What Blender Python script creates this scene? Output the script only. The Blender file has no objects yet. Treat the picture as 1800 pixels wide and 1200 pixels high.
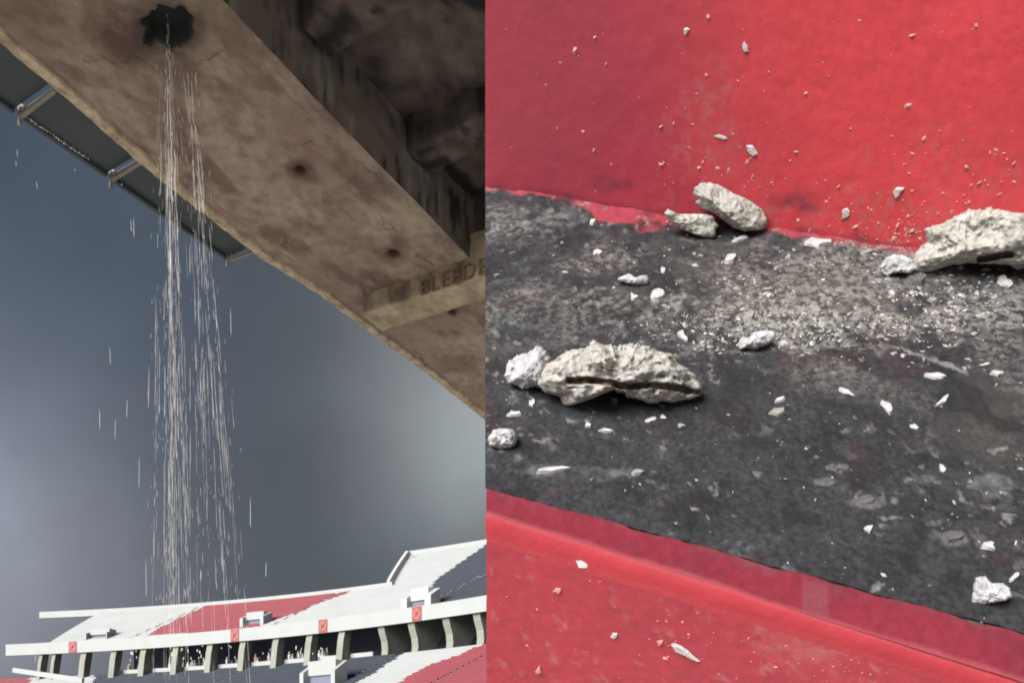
import bpy, bmesh, math, random
from mathutils import Vector, Matrix, noise
random.seed(7)
SC = bpy.context.scene
COL = SC.collection
R = math.radians

# ------------------------------------------------------------------ camera, sky, sun, exposure
F, CX, HOR = 1350.0, 900.0, 1340.0            # focal length, principal column, horizon row (1800 px wide photograph)
CAM = Vector((0, 0, 1.6))
cd = bpy.data.cameras.new('camera'); cam = bpy.data.objects.new('camera', cd); COL.objects.link(cam)
cam.location = CAM; cam.rotation_euler = (R(90), 0, 0)
cd.sensor_fit = 'HORIZONTAL'; cd.sensor_width = 36; cd.lens = 36 * F / 1800
cd.shift_y = (HOR - 600) / 1800; cd.clip_start = 0.05; cd.clip_end = 4000
SC.camera = cam

def ray(px, py):
    return Vector(((px - CX) / F, 1.0, (HOR - py) / F))

SUN_DIR = Vector((-0.56, -0.755, 0.36)).normalized()
sl = bpy.data.lights.new('floodlight_sun', 'SUN'); sl.energy = 4.2; sl.angle = R(42); sl.color = (1, .98, .955)
so = bpy.data.objects.new('floodlight_sun', sl); COL.objects.link(so)
so.rotation_euler = SUN_DIR.to_track_quat('Z', 'Y').to_euler(); so.location = (-20, -30, 30)

W = bpy.data.worlds.new('World'); SC.world = W; W.use_nodes = True
nt = W.node_tree; nt.nodes.clear()
wo = nt.nodes.new('ShaderNodeOutputWorld'); bg = nt.nodes.new('ShaderNodeBackground')
nt.links.new(bg.outputs[0], wo.inputs[0]); bg.inputs[1].default_value = 1.0
tc = nt.nodes.new('ShaderNodeTexCoord')
skyn = nt.nodes.new('ShaderNodeTexSky'); skyn.sky_type = 'NISHITA'; skyn.sun_disc = False
skyn.sun_elevation = math.asin(SUN_DIR.z); skyn.sun_rotation = math.atan2(SUN_DIR.x, SUN_DIR.y)

def wmul(col_socket, k):
    m = nt.nodes.new('ShaderNodeVectorMath'); m.operation = 'SCALE'
    nt.links.new(col_socket, m.inputs[0]); m.inputs[3].default_value = k
    return m.outputs[0]
def wadd(a, b):
    m = nt.nodes.new('ShaderNodeVectorMath'); m.operation = 'ADD'
    nt.links.new(a, m.inputs[0]); nt.links.new(b, m.inputs[1]); return m.outputs[0]
def lobe(d, power, colr):
    d = d.normalized()
    dt = nt.nodes.new('ShaderNodeVectorMath'); dt.operation = 'DOT_PRODUCT'
    nt.links.new(tc.outputs['Generated'], dt.inputs[0]); dt.inputs[1].default_value = d
    mx = nt.nodes.new('ShaderNodeMath'); mx.operation = 'MAXIMUM'; nt.links.new(dt.outputs['Value'], mx.inputs[0]); mx.inputs[1].default_value = 0
    pw = nt.nodes.new('ShaderNodeMath'); pw.operation = 'POWER'; nt.links.new(mx.outputs[0], pw.inputs[0]); pw.inputs[1].default_value = power
    sc = nt.nodes.new('ShaderNodeVectorMath'); sc.operation = 'SCALE'; sc.inputs[0].default_value = colr
    nt.links.new(pw.outputs[0], sc.inputs[3]); return sc.outputs[0]
base = nt.nodes.new('ShaderNodeCombineXYZ')
for i, v in enumerate((.0375, .0430, .0485)): base.inputs[i].default_value = v
acc = wadd(base.outputs[0], wmul(skyn.outputs[0], 0.0012))
acc = wadd(acc, lobe(ray(880, 735), 85, (.140, .150, .153)))       # lit mist beside the hidden floodlight mast
acc = wadd(acc, lobe(ray(60, 420), 40, (-.006, -.001, .010)))
acc = wadd(acc, lobe(ray(-90, 960), 60, (.122, .125, .152)))        # lit mist at the far end of the bowl
nz = nt.nodes.new('ShaderNodeTexNoise'); nz.inputs['Scale'].default_value = 5.0; nz.inputs['Detail'].default_value = 8
nt.links.new(tc.outputs['Generated'], nz.inputs['Vector'])
mr = nt.nodes.new('ShaderNodeMapRange'); nt.links.new(nz.outputs[0], mr.inputs[0]); mr.inputs[1].default_value = .3; mr.inputs[2].default_value = .7; mr.inputs[3].default_value = .87; mr.inputs[4].default_value = 1.13
fin = nt.nodes.new('ShaderNodeVectorMath'); fin.operation = 'SCALE'; nt.links.new(acc, fin.inputs[0]); nt.links.new(mr.outputs[0], fin.inputs[3])
nt.links.new(fin.outputs[0], bg.inputs[0])

vs = SC.view_settings; vs.view_transform = 'Standard'; vs.look = 'None'; vs.gamma = 1; vs.use_curve_mapping = False
vs.exposure = 1.0
SC.render.engine = 'CYCLES'; SC.cycles.use_denoising = True
SC.cycles.filter_width = 1.9; SC.cycles.max_bounces = 6; SC.cycles.diffuse_bounces = 4

# ------------------------------------------------------------------ helpers
def fbm(v, s, octv=4): return noise.fractal(Vector(v) * s, 0.9, 2.1, octv)
def sst(a, b, x):
    t = max(0., min(1., (x - a) / (b - a))) if a != b else float(x > a); return t * t * (3 - 2 * t)

def mat(name, colr, rough=.8, var=.25, vscale=4, detail=6, col2=None, bump=.15, bscale=40, attrs=(), spec=.3, fine=None, bdist=.01):
    """procedural material: two noise scales of colour, bump, and painted-on dirt, colour and shading attributes that travel with the mesh"""
    m = bpy.data.materials.new(name); m.use_nodes = True
    n = m.node_tree.nodes; l = m.node_tree.links; b = n['Principled BSDF']
    b.inputs['Roughness'].default_value = rough; b.inputs['Specular IOR Level'].default_value = spec
    t = n.new('ShaderNodeTexCoord')
    nz = n.new('ShaderNodeTexNoise'); nz.inputs['Scale'].default_value = vscale; nz.inputs['Detail'].default_value = detail; nz.inputs['Roughness'].default_value = .62
    l.new(t.outputs['Object'], nz.inputs['Vector'])
    cr = n.new('ShaderNodeValToRGB'); l.new(nz.outputs[0], cr.inputs[0])
    c2 = col2 or tuple(c * (1 - var) for c in colr)
    c3 = tuple(min(1, c * (1 + var * .6)) for c in colr)
    cr.color_ramp.elements[0].position = .3; cr.color_ramp.elements[0].color = (*c2, 1)
    cr.color_ramp.elements[1].position = .7; cr.color_ramp.elements[1].color = (*c3, 1)
    e = cr.color_ramp.elements.new(.5); e.color = (*colr, 1)
    out = cr.outputs[0]
    if fine:
        nf = n.new('ShaderNodeTexNoise'); nf.inputs['Scale'].default_value = fine[0]; nf.inputs['Detail'].default_value = 3
        l.new(t.outputs['Object'], nf.inputs['Vector'])
        mrr = n.new('ShaderNodeMapRange'); l.new(nf.outputs[0], mrr.inputs[0]); mrr.inputs[1].default_value = .35; mrr.inputs[2].default_value = .65
        mrr.inputs[3].default_value = 1 - fine[1]; mrr.inputs[4].default_value = 1 + fine[1]
        vm = n.new('ShaderNodeVectorMath'); vm.operation = 'SCALE'; l.new(out, vm.inputs[0]); l.new(mrr.outputs[0], vm.inputs[3]); out = vm.outputs[0]
    for at in attrs:
        an, ac = at[0], at[1]
        a = n.new('ShaderNodeAttribute'); a.attribute_name = an
        mx = n.new('ShaderNodeMix'); mx.data_type = 'RGBA'
        fs = a.outputs['Fac']
        if len(at) > 2:                               # dirt breaks up into flecks
            nb = n.new('ShaderNodeTexNoise'); nb.inputs['Scale'].default_value = at[2]; nb.inputs['Detail'].default_value = 6; nb.inputs['Roughness'].default_value = .7
            l.new(t.outputs['Object'], nb.inputs['Vector'])
            rm = n.new('ShaderNodeMapRange'); l.new(nb.outputs[0], rm.inputs[0]); rm.inputs[1].default_value = at[3]; rm.inputs[2].default_value = at[4]
            mm = n.new('ShaderNodeMath'); mm.operation = 'MULTIPLY'; l.new(fs, mm.inputs[0]); l.new(rm.outputs[0], mm.inputs[1]); fs = mm.outputs[0]
        l.new(fs, mx.inputs[0]); l.new(out, mx.inputs[6]); mx.inputs[7].default_value = (*ac, 1)
        out = mx.outputs[2]
    l.new(out, b.inputs['Base Color'])
    if bump:
        bn = n.new('ShaderNodeTexNoise'); bn.inputs['Scale'].default_value = bscale; bn.inputs['Detail'].default_value = 5
        l.new(t.outputs['Object'], bn.inputs['Vector'])
        bp = n.new('ShaderNodeBump'); bp.inputs['Strength'].default_value = bump; bp.inputs['Distance'].default_value = bdist
        l.new(bn.outputs[0], bp.inputs['Height']); l.new(bp.outputs[0], b.inputs['Normal'])
    return m

def link(name, verts, faces, m, parent=None, smooth=False, attrs=None, loc=None):
    me = bpy.data.meshes.new(name); me.from_pydata([tuple(v) for v in verts], [], faces); me.update()
    if smooth: me.polygons.foreach_set('use_smooth', [True] * len(me.polygons))
    for an, vals in (attrs or {}).items():
        a = me.attributes.new(an, 'FLOAT', 'POINT'); a.data.foreach_set('value', vals)
    for mm in (m if isinstance(m, (list, tuple)) else [m]): me.materials.append(mm)
    o = bpy.data.objects.new(name, me); COL.objects.link(o)
    if parent:
        o.parent = parent; r = parent; off = Vector((0, 0, 0))
        while r: off += r.location; r = r.parent
        o.location = -off                      # mesh data stay in metres of the site
    if loc: o.location = loc
    return o
def tag(o, label=None, cat=None, group=None, kind=None):
    if label: o['label'] = label
    if cat: o['category'] = cat
    if group: o['group'] = group
    if kind: o['kind'] = kind
    return o
def thing(name, loc, label, cat, group=None, kind=None):
    o = bpy.data.objects.new(name, None); o.empty_display_size = .2; COL.objects.link(o); o.location = loc
    return tag(o, label, cat, group, kind)

class MB:
    def __init__(s): s.v = []; s.f = []
    def hexa(s, p):                                 # eight corners: bottom 4, top 4
        k = len(s.v); s.v += [Vector(q) for q in p]
        for q in ((3, 2, 1, 0), (4, 5, 6, 7), (0, 1, 5, 4), (1, 2, 6, 5), (2, 3, 7, 6), (3, 0, 4, 7)): s.f.append(tuple(k + i for i in q))
    def frame_box(s, o, a, b, c, A, B, C_):         # box in a local frame
        s.hexa([o + a * x + b * y + c * z for z in C_ for x, y in ((A[0], B[0]), (A[1], B[0]), (A[1], B[1]), (A[0], B[1]))])
    def bar(s, p, q, w, h, up=Vector((0, 0, 1))):
        p, q = Vector(p), Vector(q); d = (q - p).normalized(); sd = d.cross(up).normalized(); u = sd.cross(d)
        s.hexa([e + sd * x * w / 2 + u * y * h / 2 for e in (p, q) for x, y in ((-1, -1), (1, -1), (1, 1), (-1, 1))])
    def quad(s, a, b, c, d):
        k = len(s.v); s.v += [Vector(a), Vector(b), Vector(c), Vector(d)]; s.f.append((k, k + 1, k + 2, k + 3))
    def build(s, name, m, parent=None, **kw): return link(name, s.v, s.f, m, parent, **kw)

def grid(nu, nv, fn, attr=None):
    V = []; A = {}
    for j in range(nv + 1):
        for i in range(nu + 1):
            r = fn(i / nu, j / nv)
            if attr:
                V.append(r[0])
                for k, val in r[1].items(): A.setdefault(k, []).append(val)
            else: V.append(r)
    Fc = [(j * (nu + 1) + i, j * (nu + 1) + i + 1, (j + 1) * (nu + 1) + i + 1, (j + 1) * (nu + 1) + i) for j in range(nv) for i in range(nu)]
    return V, Fc, A

# ------------------------------------------------------------------ materials
M = {}
M['ground'] = mat('pale_bounce_floor', (.60, .57, .53), .9, .1, .6, bump=.1)  # unseen floor, made this pale to bounce light onto soffit and step
M['grass'] = mat('pitch_grass', (.06, .11, .035), .9, .3, .2, bump=0)
M['soffit'] = mat('weathered_concrete', (.292, .220, .176), .85, .2, 2.0, detail=10, col2=(.165, .119, .095), bump=.3, bscale=14, fine=(11, .18),
                  attrs=(('pale', (.36, .31, .225), 5, .35, .6), ('pink', (.215, .140, .120), 2, .3, .65), ('stain', (.092, .056, .043), 4, .15, .5), ('line', (.060, .043, .034), 6, .2, .5), ('rust', (.05, .02, .012)), ('wet', (.012, .016, .015))))
M['nib'] = mat('peeling_cream_paint', (.40, .325, .225), .8, .45, 5, col2=(.20, .145, .10), bump=.1, bscale=20, fine=(14, .22))
M['cross'] = mat('ochre_concrete', (.37, .31, .205), .85, .2, 3, bump=.2, bscale=20, fine=(12, .12), attrs=(('stain', (.115, .075, .06)),))
M['deck'] = mat('dark_concrete', (.088, .066, .056), .85, .5, 1.6, col2=(.03, .028, .026), bump=.4, bscale=8, fine=(6, .3),
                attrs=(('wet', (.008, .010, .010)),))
M['side'] = mat('streaked_concrete', (.115, .092, .080), .8, .3, 3, bump=.2, bscale=12, attrs=(('wet', (.01, .012, .012)), ('pale', (.20, .18, .165))))
M['letter'] = mat('faded_brown_paint', (.150, .092, .055), .8, .4, 14, bump=0)
M['panel'] = mat('smoky_screen_sheet', (.042, .052, .058), .5, .15, 3, bump=.05)
M['bracket'] = mat('rusty_cream_steel', (.20, .18, .15), .6, .3, 9, bump=.1)
M['fascia'] = mat('cream_white_fascia', (.335, .345, .34), .7, .05, .5, bump=0)
M['terrace'] = mat('grey_terrace', (.22, .22, .215), .85, .15, .5, bump=0)
M['white'] = mat('white_seat_plastic', (.315, .325, .325), .6, .06, .3, bump=0)
M['bright'] = mat('lit_white_paint', (.42, .42, .42), .6, .05, .5, bump=0)  # lighter than the fascia: strong light on these walls put into the colour
M['red'] = mat('red_seat_plastic', (.205, .042, .054), .6, .1, .3, bump=0)
M['navy'] = mat('navy_seat_plastic', (.030, .036, .050), .6, .2, .5, bump=0)
M['pillar'] = mat('grey_green_pillar', (.235, .24, .205), .8, .15, .6, bump=0)
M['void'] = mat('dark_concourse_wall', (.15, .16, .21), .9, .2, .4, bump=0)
M['emblem'] = mat('red_emblem_print', (.30, .065, .06), .6, .05, 1, bump=0)
M['emblem_w'] = mat('pale_emblem_print', (.31, .17, .155), .6, .05, 1, bump=0)
w = bpy.data.materials.new('falling_water_drops'); w.use_nodes = True
wb = w.node_tree.nodes['Principled BSDF']; wb.inputs['Base Color'].default_value = (.97, .91, .87, 1); wb.inputs['Roughness'].default_value = .15
wb.inputs['Transmission Weight'].default_value = .15; wb.inputs['IOR'].default_value = 1.33
M['water'] = w
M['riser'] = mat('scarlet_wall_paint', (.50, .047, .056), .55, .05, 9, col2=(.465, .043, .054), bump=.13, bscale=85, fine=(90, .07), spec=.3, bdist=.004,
                 attrs=(('crimson_falloff', (.245, .031, .051)), ('dust', (.30, .14, .125), 60, .45, .65), ('stain', (.06, .025, .038), 30, .3, .6)))
M['strip'] = mat('dull_crimson_paint', (.145, .0165, .027), .85, .12, 9, col2=(.122, .017, .029), bump=.2, bscale=90, fine=(90, .10), spec=.1,
                 attrs=(('pale', (.22, .045, .056)), ('patch', (.155, .040, .055), 60, .2, .6), ('dust', (.10, .045, .05), 50, .45, .65)))
M['nosing'] = mat('bright_red_nosing_paint', (.285, .028, .036), .75, .10, 12, bump=.18, bscale=90, spec=.15, attrs=(('pale', (.29, .050, .058)),))
M['face'] = mat('lower_red_wall_paint', (.32, .034, .048), .55, .10, 9, col2=(.28, .033, .048), bump=.14, bscale=80, fine=(80, .08), spec=.3, bdist=.004, attrs=(('dust', (.34, .17, .165), 60, .4, .6),))
M['tread'] = mat('charcoal_step_paint', (.0245, .0245, .0275), .8, .40, 18, detail=10, col2=(.0145, .0145, .0165), bump=.45, bscale=150, fine=(150, .32), bdist=.003, spec=.2,
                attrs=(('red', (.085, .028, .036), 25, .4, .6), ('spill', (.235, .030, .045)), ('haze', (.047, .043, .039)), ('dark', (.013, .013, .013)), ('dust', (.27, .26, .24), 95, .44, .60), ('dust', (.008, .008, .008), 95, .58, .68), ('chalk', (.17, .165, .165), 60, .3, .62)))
M['core'] = mat('raw_step_concrete', (.30, .29, .27), .9, .2, 8)
M['rock'] = mat('broken_mortar', (.335, .322, .295), .9, .18, 26, detail=9, col2=(.24, .228, .205), bump=.7, bscale=150, fine=(150, .22), bdist=.005,
                attrs=(('pore', (.075, .07, .05)), ('rust', (.085, .052, .043), 40, .1, .4), ('pinkish', (.29, .22, .205))))
M['rockw'] = mat('white_broken_plaster', (.36, .355, .365), .9, .2, 30, detail=9, col2=(.26, .255, .265), bump=.5, bscale=150, fine=(150, .18), bdist=.004,
                 attrs=(('pore', (.14, .14, .14)), ('rust', (.04, .022, .017)), ('pinkish', (.36, .25, .23))))
M['chip'] = mat('white_plaster_chip', (.37, .36, .36), .9, .35, 70, bump=.15, bscale=200)
M['chipg'] = mat('grey_mortar_chip', (.085, .083, .083), .9, .35, 60, bump=.3, bscale=200)
M['chipm'] = mat('dusty_plaster_chip', (.215, .205, .195), .9, .4, 70, bump=.2, bscale=200)
M['crumb'] = mat('mortar_dust', (.245, .236, .22), .9, .7, 50, bump=0)
M['rcrumb'] = mat('pink_dusted_crumb', (.44, .20, .19), .9, .35, 90, bump=0)

# ------------------------------------------------------------------ ground
mb = MB(); mb.quad((-1500, -1500, 0), (1500, -1500, 0), (1500, 1500, 0), (-1500, 1500, 0)); tag(mb.build('ground', M['ground']), kind='structure')
mb = MB(); mb.quad((-90, 24, .004), (60, 24, .004), (60, 56, .004), (-90, 56, .004)); tag(mb.build('pitch', M['grass']), kind='structure')

# ------------------------------------------------------------------ the walkway overhead
H = 5.0
D1 = Vector((740, 1350, 0)).normalized(); N1 = Vector((D1.y, -D1.x, 0)); UP = Vector((0, 0, 1))
def tn(px, py, h=H):
    p = ray(px, py); p *= h / p.z; return p.dot(D1), p.dot(N1)
def WP(t, n, z=0.0): return CAM + D1 * t + N1 * n + UP * (H + z)
hole_px = [(250, 28), (262, 17), (292, 10), (325, 14), (341, 30), (343, 52), (334, 72), (318, 86), (301, 92), (291, 84), (278, 76), (262, 80), (246, 82), (254, 66), (258, 52), (249, 42)]
HOLE = [tn(*p) for p in hole_px]
def inpoly(x, y, P):
    c = False; j = len(P) - 1
    for i in range(len(P)):
        if (P[i][1] > y) != (P[j][1] > y) and x < (P[j][0] - P[i][0]) * (y - P[i][1]) / (P[j][1] - P[i][1]) + P[i][0]: c = not c
        j = i
    return c
def dseg(p, a, b):
    ax, ay = a; bx, by = b; dx, dy = bx - ax, by - ay
    q = max(0, min(1, ((p[0] - ax) * dx + (p[1] - ay) * dy) / (dx * dx + dy * dy + 1e-12)))
    return math.hypot(p[0] - ax - q * dx, p[1] - ay - q * dy)
def dpoly(x, y, P): return min(dseg((x, y), P[i], P[i - 1]) for i in range(len(P)))
# outer edge and inner edge of the soffit, along the walkway, read as (t, n)
LEFT = sorted(tn(*p) for p in ((-60, 3), (0, 68), (130, 178), (260, 293), (370, 380), (460, 450), (560, 512), (650, 580), (760, 660), (850, 732), (960, 822)))
RIGHT = sorted(tn(*p) for p in ((330, -60), (395, 2), (560, 178), (640, 262), (730, 352), (815, 442), (900, 532), (960, 594)))
def lerp(tab, t):
    if t <= tab[0][0]: return tab[0][1]
    for (a, x), (b, y) in zip(tab, tab[1:]):
        if t <= b: return x + (y - x) * (t - a) / (b - a)
    return tab[-1][1]
T0, T1 = tn(330, -60)[0] - 1.2, tn(960, 822)[0]
walk = thing('concrete_walkway', WP(6, -4.8, 0), 'stained brown concrete walkway overhead with a dark leaking hole', 'walkway')
cracks = [[tn(*p) for p in L] for L in (
    [(345, 118), (372, 103), (392, 92)], [(440, 60), (475, 110), (520, 180)], [(150, 110), (230, 100), (300, 130), (330, 130)],
    [(620, 330), (680, 395), (735, 450), (770, 470)], [(575, 335), (600, 372), (625, 385)], [(498, 408), (504, 440)], [(180, 60), (215, 20), (240, 5)],
    [(520, 250), (600, 262), (690, 330)], [(300, 200), (360, 330), (430, 350)], [(690, 595), (730, 615), (745, 640)], [(600, 470), (625, 490), (640, 520)])]
rusts = [(tn(527, 299), .050), (tn(692, 447), .060), (tn(795, 549), .055)]
stains = [(tn(527, 299), .2, 1.), (tn(692, 447), .22, 1.), (tn(30, 20), .5, .6), (tn(250, 60), .26, 1.), (tn(215, 70), .40, 1.), (tn(300, 120), .3, .7), (tn(330, 40), .36, .7), (tn(690, 520), .30, .75), (tn(655, 530), .22, .6), (tn(470, 170), .3, .35), (tn(320, 20), .45, .45), (tn(800, 640), .45, .5), (tn(700, 430), .16, .8),
          (tn(530, 290), .13, .8), (tn(360, 60), .4, .35), (tn(60, 60), .4, .3), (tn(810, 540), .15, .6), (tn(620, 420), .3, .25)]
def soff(u, v):
    t = T0 + (T1 - T0) * v; n = lerp(LEFT, t) + .045 + (lerp(RIGHT, t) - lerp(LEFT, t) - .045) * u
    q = (t, n, 0)
    z = .012 * fbm(q, 1.4) + .004 * fbm(q, 9, 3)
    wob = .026 * fbm((t, n, 3), 11, 4)
    ins = inpoly(t, n, HOLE); d = dpoly(t, n, HOLE)
    sd = (d if ins else -d) + wob
    z += .12 * sst(.0, .05, sd)
    wet = max(sst(-.008, .006, sd) * .98, .45 * sst(-.09, .0, sd + .05 * fbm((t, n, 4), 6, 3)))  # hole interior: damp and the darkness of the void, both in the colour
    st = 0.
    for (c, r, k) in stains:
        dd = math.hypot(t - c[0], n - c[1]) / r * (1 + .5 * fbm((t, n, 7), 4, 3))
        st = max(st, k * (1 - sst(.2, 1., dd)))
    st = max(st, .64 * sst(.0, .5, fbm((t * .8, n * 1.6, 11), 1.7, 5)))
    ru = 0.
    for c, r in rusts:
        dd = math.hypot(t - c[0], (n - c[1])) * (1 + .3 * fbm((t, n, 5), 15, 2))
        ru = max(ru, .97 * (1 - sst(r * .4, r * 1.5, dd))); z += .06 * (1 - sst(r * .5, r, dd))
    ln = 0.
    p = (t + .07 * fbm((t, n, 1), 6, 4), n + .07 * fbm((t, n, 2), 6, 4))
    for L in cracks:
        for a, b in zip(L, L[1:]):
            ln = max(ln, .62 * (1 - sst(.003, .015, dseg(p, a, b))) * sst(-.35, .25, fbm((t, n, 41), 3, 3)))
    # board joints of the old formwork
    fr = (n - lerp(RIGHT, t)) / -.52; ln = max(ln, .22 * (1 - sst(.0, .03, abs(fr - round(fr)))) * (round(fr) > 0) * sst(-.2, .4, fbm((t, n, 21), 2)))
    z += .006 * ln
    pale = .8 * (1 - sst(.05, .38, abs(n - (lerp(RIGHT, t) - .12)) * (1 + .5 * fbm((t, n, 13), 3)))) * (.6 + .4 * fbm((t, n, 17), 6))
    ring = abs(fbm((t, n * 1.3, 51), 1.1, 4) - .12)                     # tide lines left by old leaks
    st = max(st, .42 * (1 - sst(.0, .03, ring)))
    pink = sst(-.2, .45, fbm((t, n, 61), .8, 3))
    return WP(t, n, z), dict(wet=wet, stain=st, rust=ru, line=ln, pale=max(0, pale), pink=pink)
V, Fc, A = grid(180, 600, soff, True)
link('soffit', V, Fc, M['soffit'], walk, True, A)
# walkway body above the soffit (closes it off), with its outer and inner faces
mb = MB()
K = 24
for k in range(K):
    ta, tb = T0 + (T1 - T0) * k / K, T0 + (T1 - T0) * (k + 1) / K
    mb.hexa([WP(ta, lerp(LEFT, ta) + .05, .29), WP(ta, lerp(RIGHT, ta) - .03, .29), WP(tb, lerp(RIGHT, tb) - .03, .29), WP(tb, lerp(LEFT, tb) + .05, .29),
             WP(ta, lerp(LEFT, ta) + .05, .70), WP(ta, lerp(RIGHT, ta) - .03, .70), WP(tb, lerp(RIGHT, tb) - .03, .70), WP(tb, lerp(LEFT, tb) + .05, .70)])
mb.build('walkway_slab', M['deck'], walk)
# pale peeling drip edge
V = []; Fc = []
NS = 420
for k in range(NS + 1):
    t = T0 + (T1 - T0) * k / NS; n = lerp(LEFT, t); q = (t, 0, 0)
    wd = .085 + .018 * fbm(q, 6, 4); j1 = .012 * fbm((t, 5, 0), 8, 4); dz = .010 * fbm((t, 9, 0), 10, 3)
    for (a, b) in ((j1 - .01, .42), (j1 - .012, -.02 + dz), (wd * .5, -.035 + dz), (wd, -.028 + dz * .6), (wd + .012, .03)):
        V.append(WP(t, n + a, b))
for k in range(NS):
    for i in range(4): Fc.append((k * 5 + i, k * 5 + i + 1, k * 5 + i + 6, k * 5 + i + 5))
link('drip_edge', V, Fc, M['nib'], walk, False)
# inner side face with vertical drip streaks
def side(u, v):
    t = T0 + (T1 - T0) * u; n = lerp(RIGHT, t); q = Vector((t * 7, v * .8, 0))
    s = fbm(q, 1.4, 4); wet = sst(.05, .5, s) * .9; pale = sst(.1, .5, fbm(Vector((t * 9, v * .6, 9)), 1.2, 3)) * .6
    return WP(t, n + .012 * fbm((t, v, 0), 5), .62 * v - .004), dict(wet=wet, pale=pale)
V, Fc, A = grid(260, 16, side, True); link('side_face', V, Fc, M['side'], walk, True, A)
# dark recessed deck beside the beam
def deck(u, v):
    t = T0 + (T1 - T0) * v; n = lerp(RIGHT, t) - .05 + 3.3 * u
    z = .60 + .05 * fbm((t, n, 0), 1.2, 4)
    wet = sst(.0, .45, fbm((t * 1.1, n * 1.7, 31), 1.5, 5)) * .95
    return WP(t, n, z), dict(wet=wet)
V, Fc, A = grid(110, 130, deck, True); link('deck_soffit', V, Fc, M['deck'], walk, True, A)
mb = MB(); mb.frame_box(WP(0, 0), D1, N1, UP, (T0, T1), (lerp(RIGHT, 6) - .02, lerp(RIGHT, 6) + 3.2), (.72, .82)); mb.build('deck_slab', M['deck'], walk)
# ribs across the recessed deck, then a second long beam
def rough_box(name, o, a, b, c, A_, B_, C_, m, seed, nu=60, nv=8, wetk=.9, amp=.03):
    """a box with uneven faces: bottom and two long sides as one rough sheet"""
    prof = [(B_[0], C_[1]), (B_[0], C_[0]), (B_[1], C_[0]), (B_[1], C_[1])]
    L = [0]; 
    for p, q in zip(prof, prof[1:]): L.append(L[-1] + math.hypot(q[0] - p[0], q[1] - p[1]))
    def fn(u, v):
        x = A_[0] + (A_[1] - A_[0]) * u; s = v * L[-1]
        for i in range(3):
            if s <= L[i + 1] + 1e-9:
                k = (s - L[i]) / (L[i + 1] - L[i]); y = prof[i][0] + (prof[i + 1][0] - prof[i][0]) * k; z = prof[i][1] + (prof[i + 1][1] - prof[i][1]) * k; break
        q = Vector((x, y, z + seed))
        wet = sst(.0, .4, fbm(Vector((x * 3, y * 3, z * .5 + seed)), 1.3, 4)) * wetk
        return o + a * x + b * (y + amp * fbm(q, 3)) + c * (z + amp * fbm(q + Vector((9, 0, 0)), 3)), dict(wet=wet, stain=min(1., wet * .5 + (.45 + .5 * fbm(q, 5, 3)) * (i == 0)), pale=0.)  # near long face set darker overall, on top of the wet patches
    V, Fc, A = grid(nu, nv * 3, fn, True)
    return link(name, V, Fc, m, walk, True, A)
n0 = lerp(RIGHT, 6)
for tt in (4.3, 5.6, 6.9, 8.1):
    rough_box('deck_rib', WP(0, 0), N1, D1, UP, (n0 + .02, n0 + 1.55), (tt - .16, tt + .16), (.34, .62), M['deck'], tt, 50, 6)
rough_box('second_beam', WP(0, 0), D1, N1, UP, (T0, T1), (n0 + 1.55, n0 + 2.05), (.14, .62), M['deck'], 40, 160, 8)
# ochre cross beam hanging below the soffit, with faded lettering on the near face
BH = .21
ca, cb = tn(650, 549, H - BH), tn(852, 483, H - BH)
CB = (Vector((0, 0, 0)) + D1 * (cb[0] - ca[0]) + N1 * (cb[1] - ca[1])); clen = CB.length; CB.normalize(); CP = Vector((-CB.y, CB.x, 0))
if CP.dot(D1) < 0: CP = -CP
co = WP(ca[0], ca[1], -BH)
bz = 0
rough_box('cross_beam', co, CB, CP, UP, (-.10, clen + .9), (.0, .36), (bz, .45), M['cross'], 3, 110, 10, .75, .012)
def face_pt(px, py):                                  # point on the near face of the cross beam
    r = ray(px, py); k = (co - CAM).dot(CP) / r.dot(CP); return CAM + r * k
# ------------------------------------------------------------------ far stand geometry helper kept below; lettering
def text_mesh(txt):
    cu = bpy.data.curves.new('lettering', 'FONT'); cu.body = txt; cu.size = 1; cu.extrude = .006; cu.space_character = 1.15
    ob = bpy.data.objects.new('lettering_tmp', cu); COL.objects.link(ob)
    dg = bpy.context.evaluated_depsgraph_get(); me = bpy.data.meshes.new_from_object(ob.evaluated_get(dg))
    bpy.data.objects.remove(ob); bpy.data.curves.remove(cu)
    return me
tm = text_mesh('BLEEDE')
x0 = min(v.co.x for v in tm.vertices); x1 = max(v.co.x for v in tm.vertices); y1 = max(v.co.y for v in tm.vertices)
pL, pR = face_pt(742, 521), face_pt(856, 481)
hh = .155
hz = (pR - pL)
vts = [pL + hz * ((v.co.x - x0) / (x1 - x0)) + UP * (v.co.y / y1 * hh) - CP * (.018 + v.co.z) for v in tm.vertices]
link('lettering', vts, [tuple(p.vertices) for p in tm.polygons], M['letter'], walk)
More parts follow.
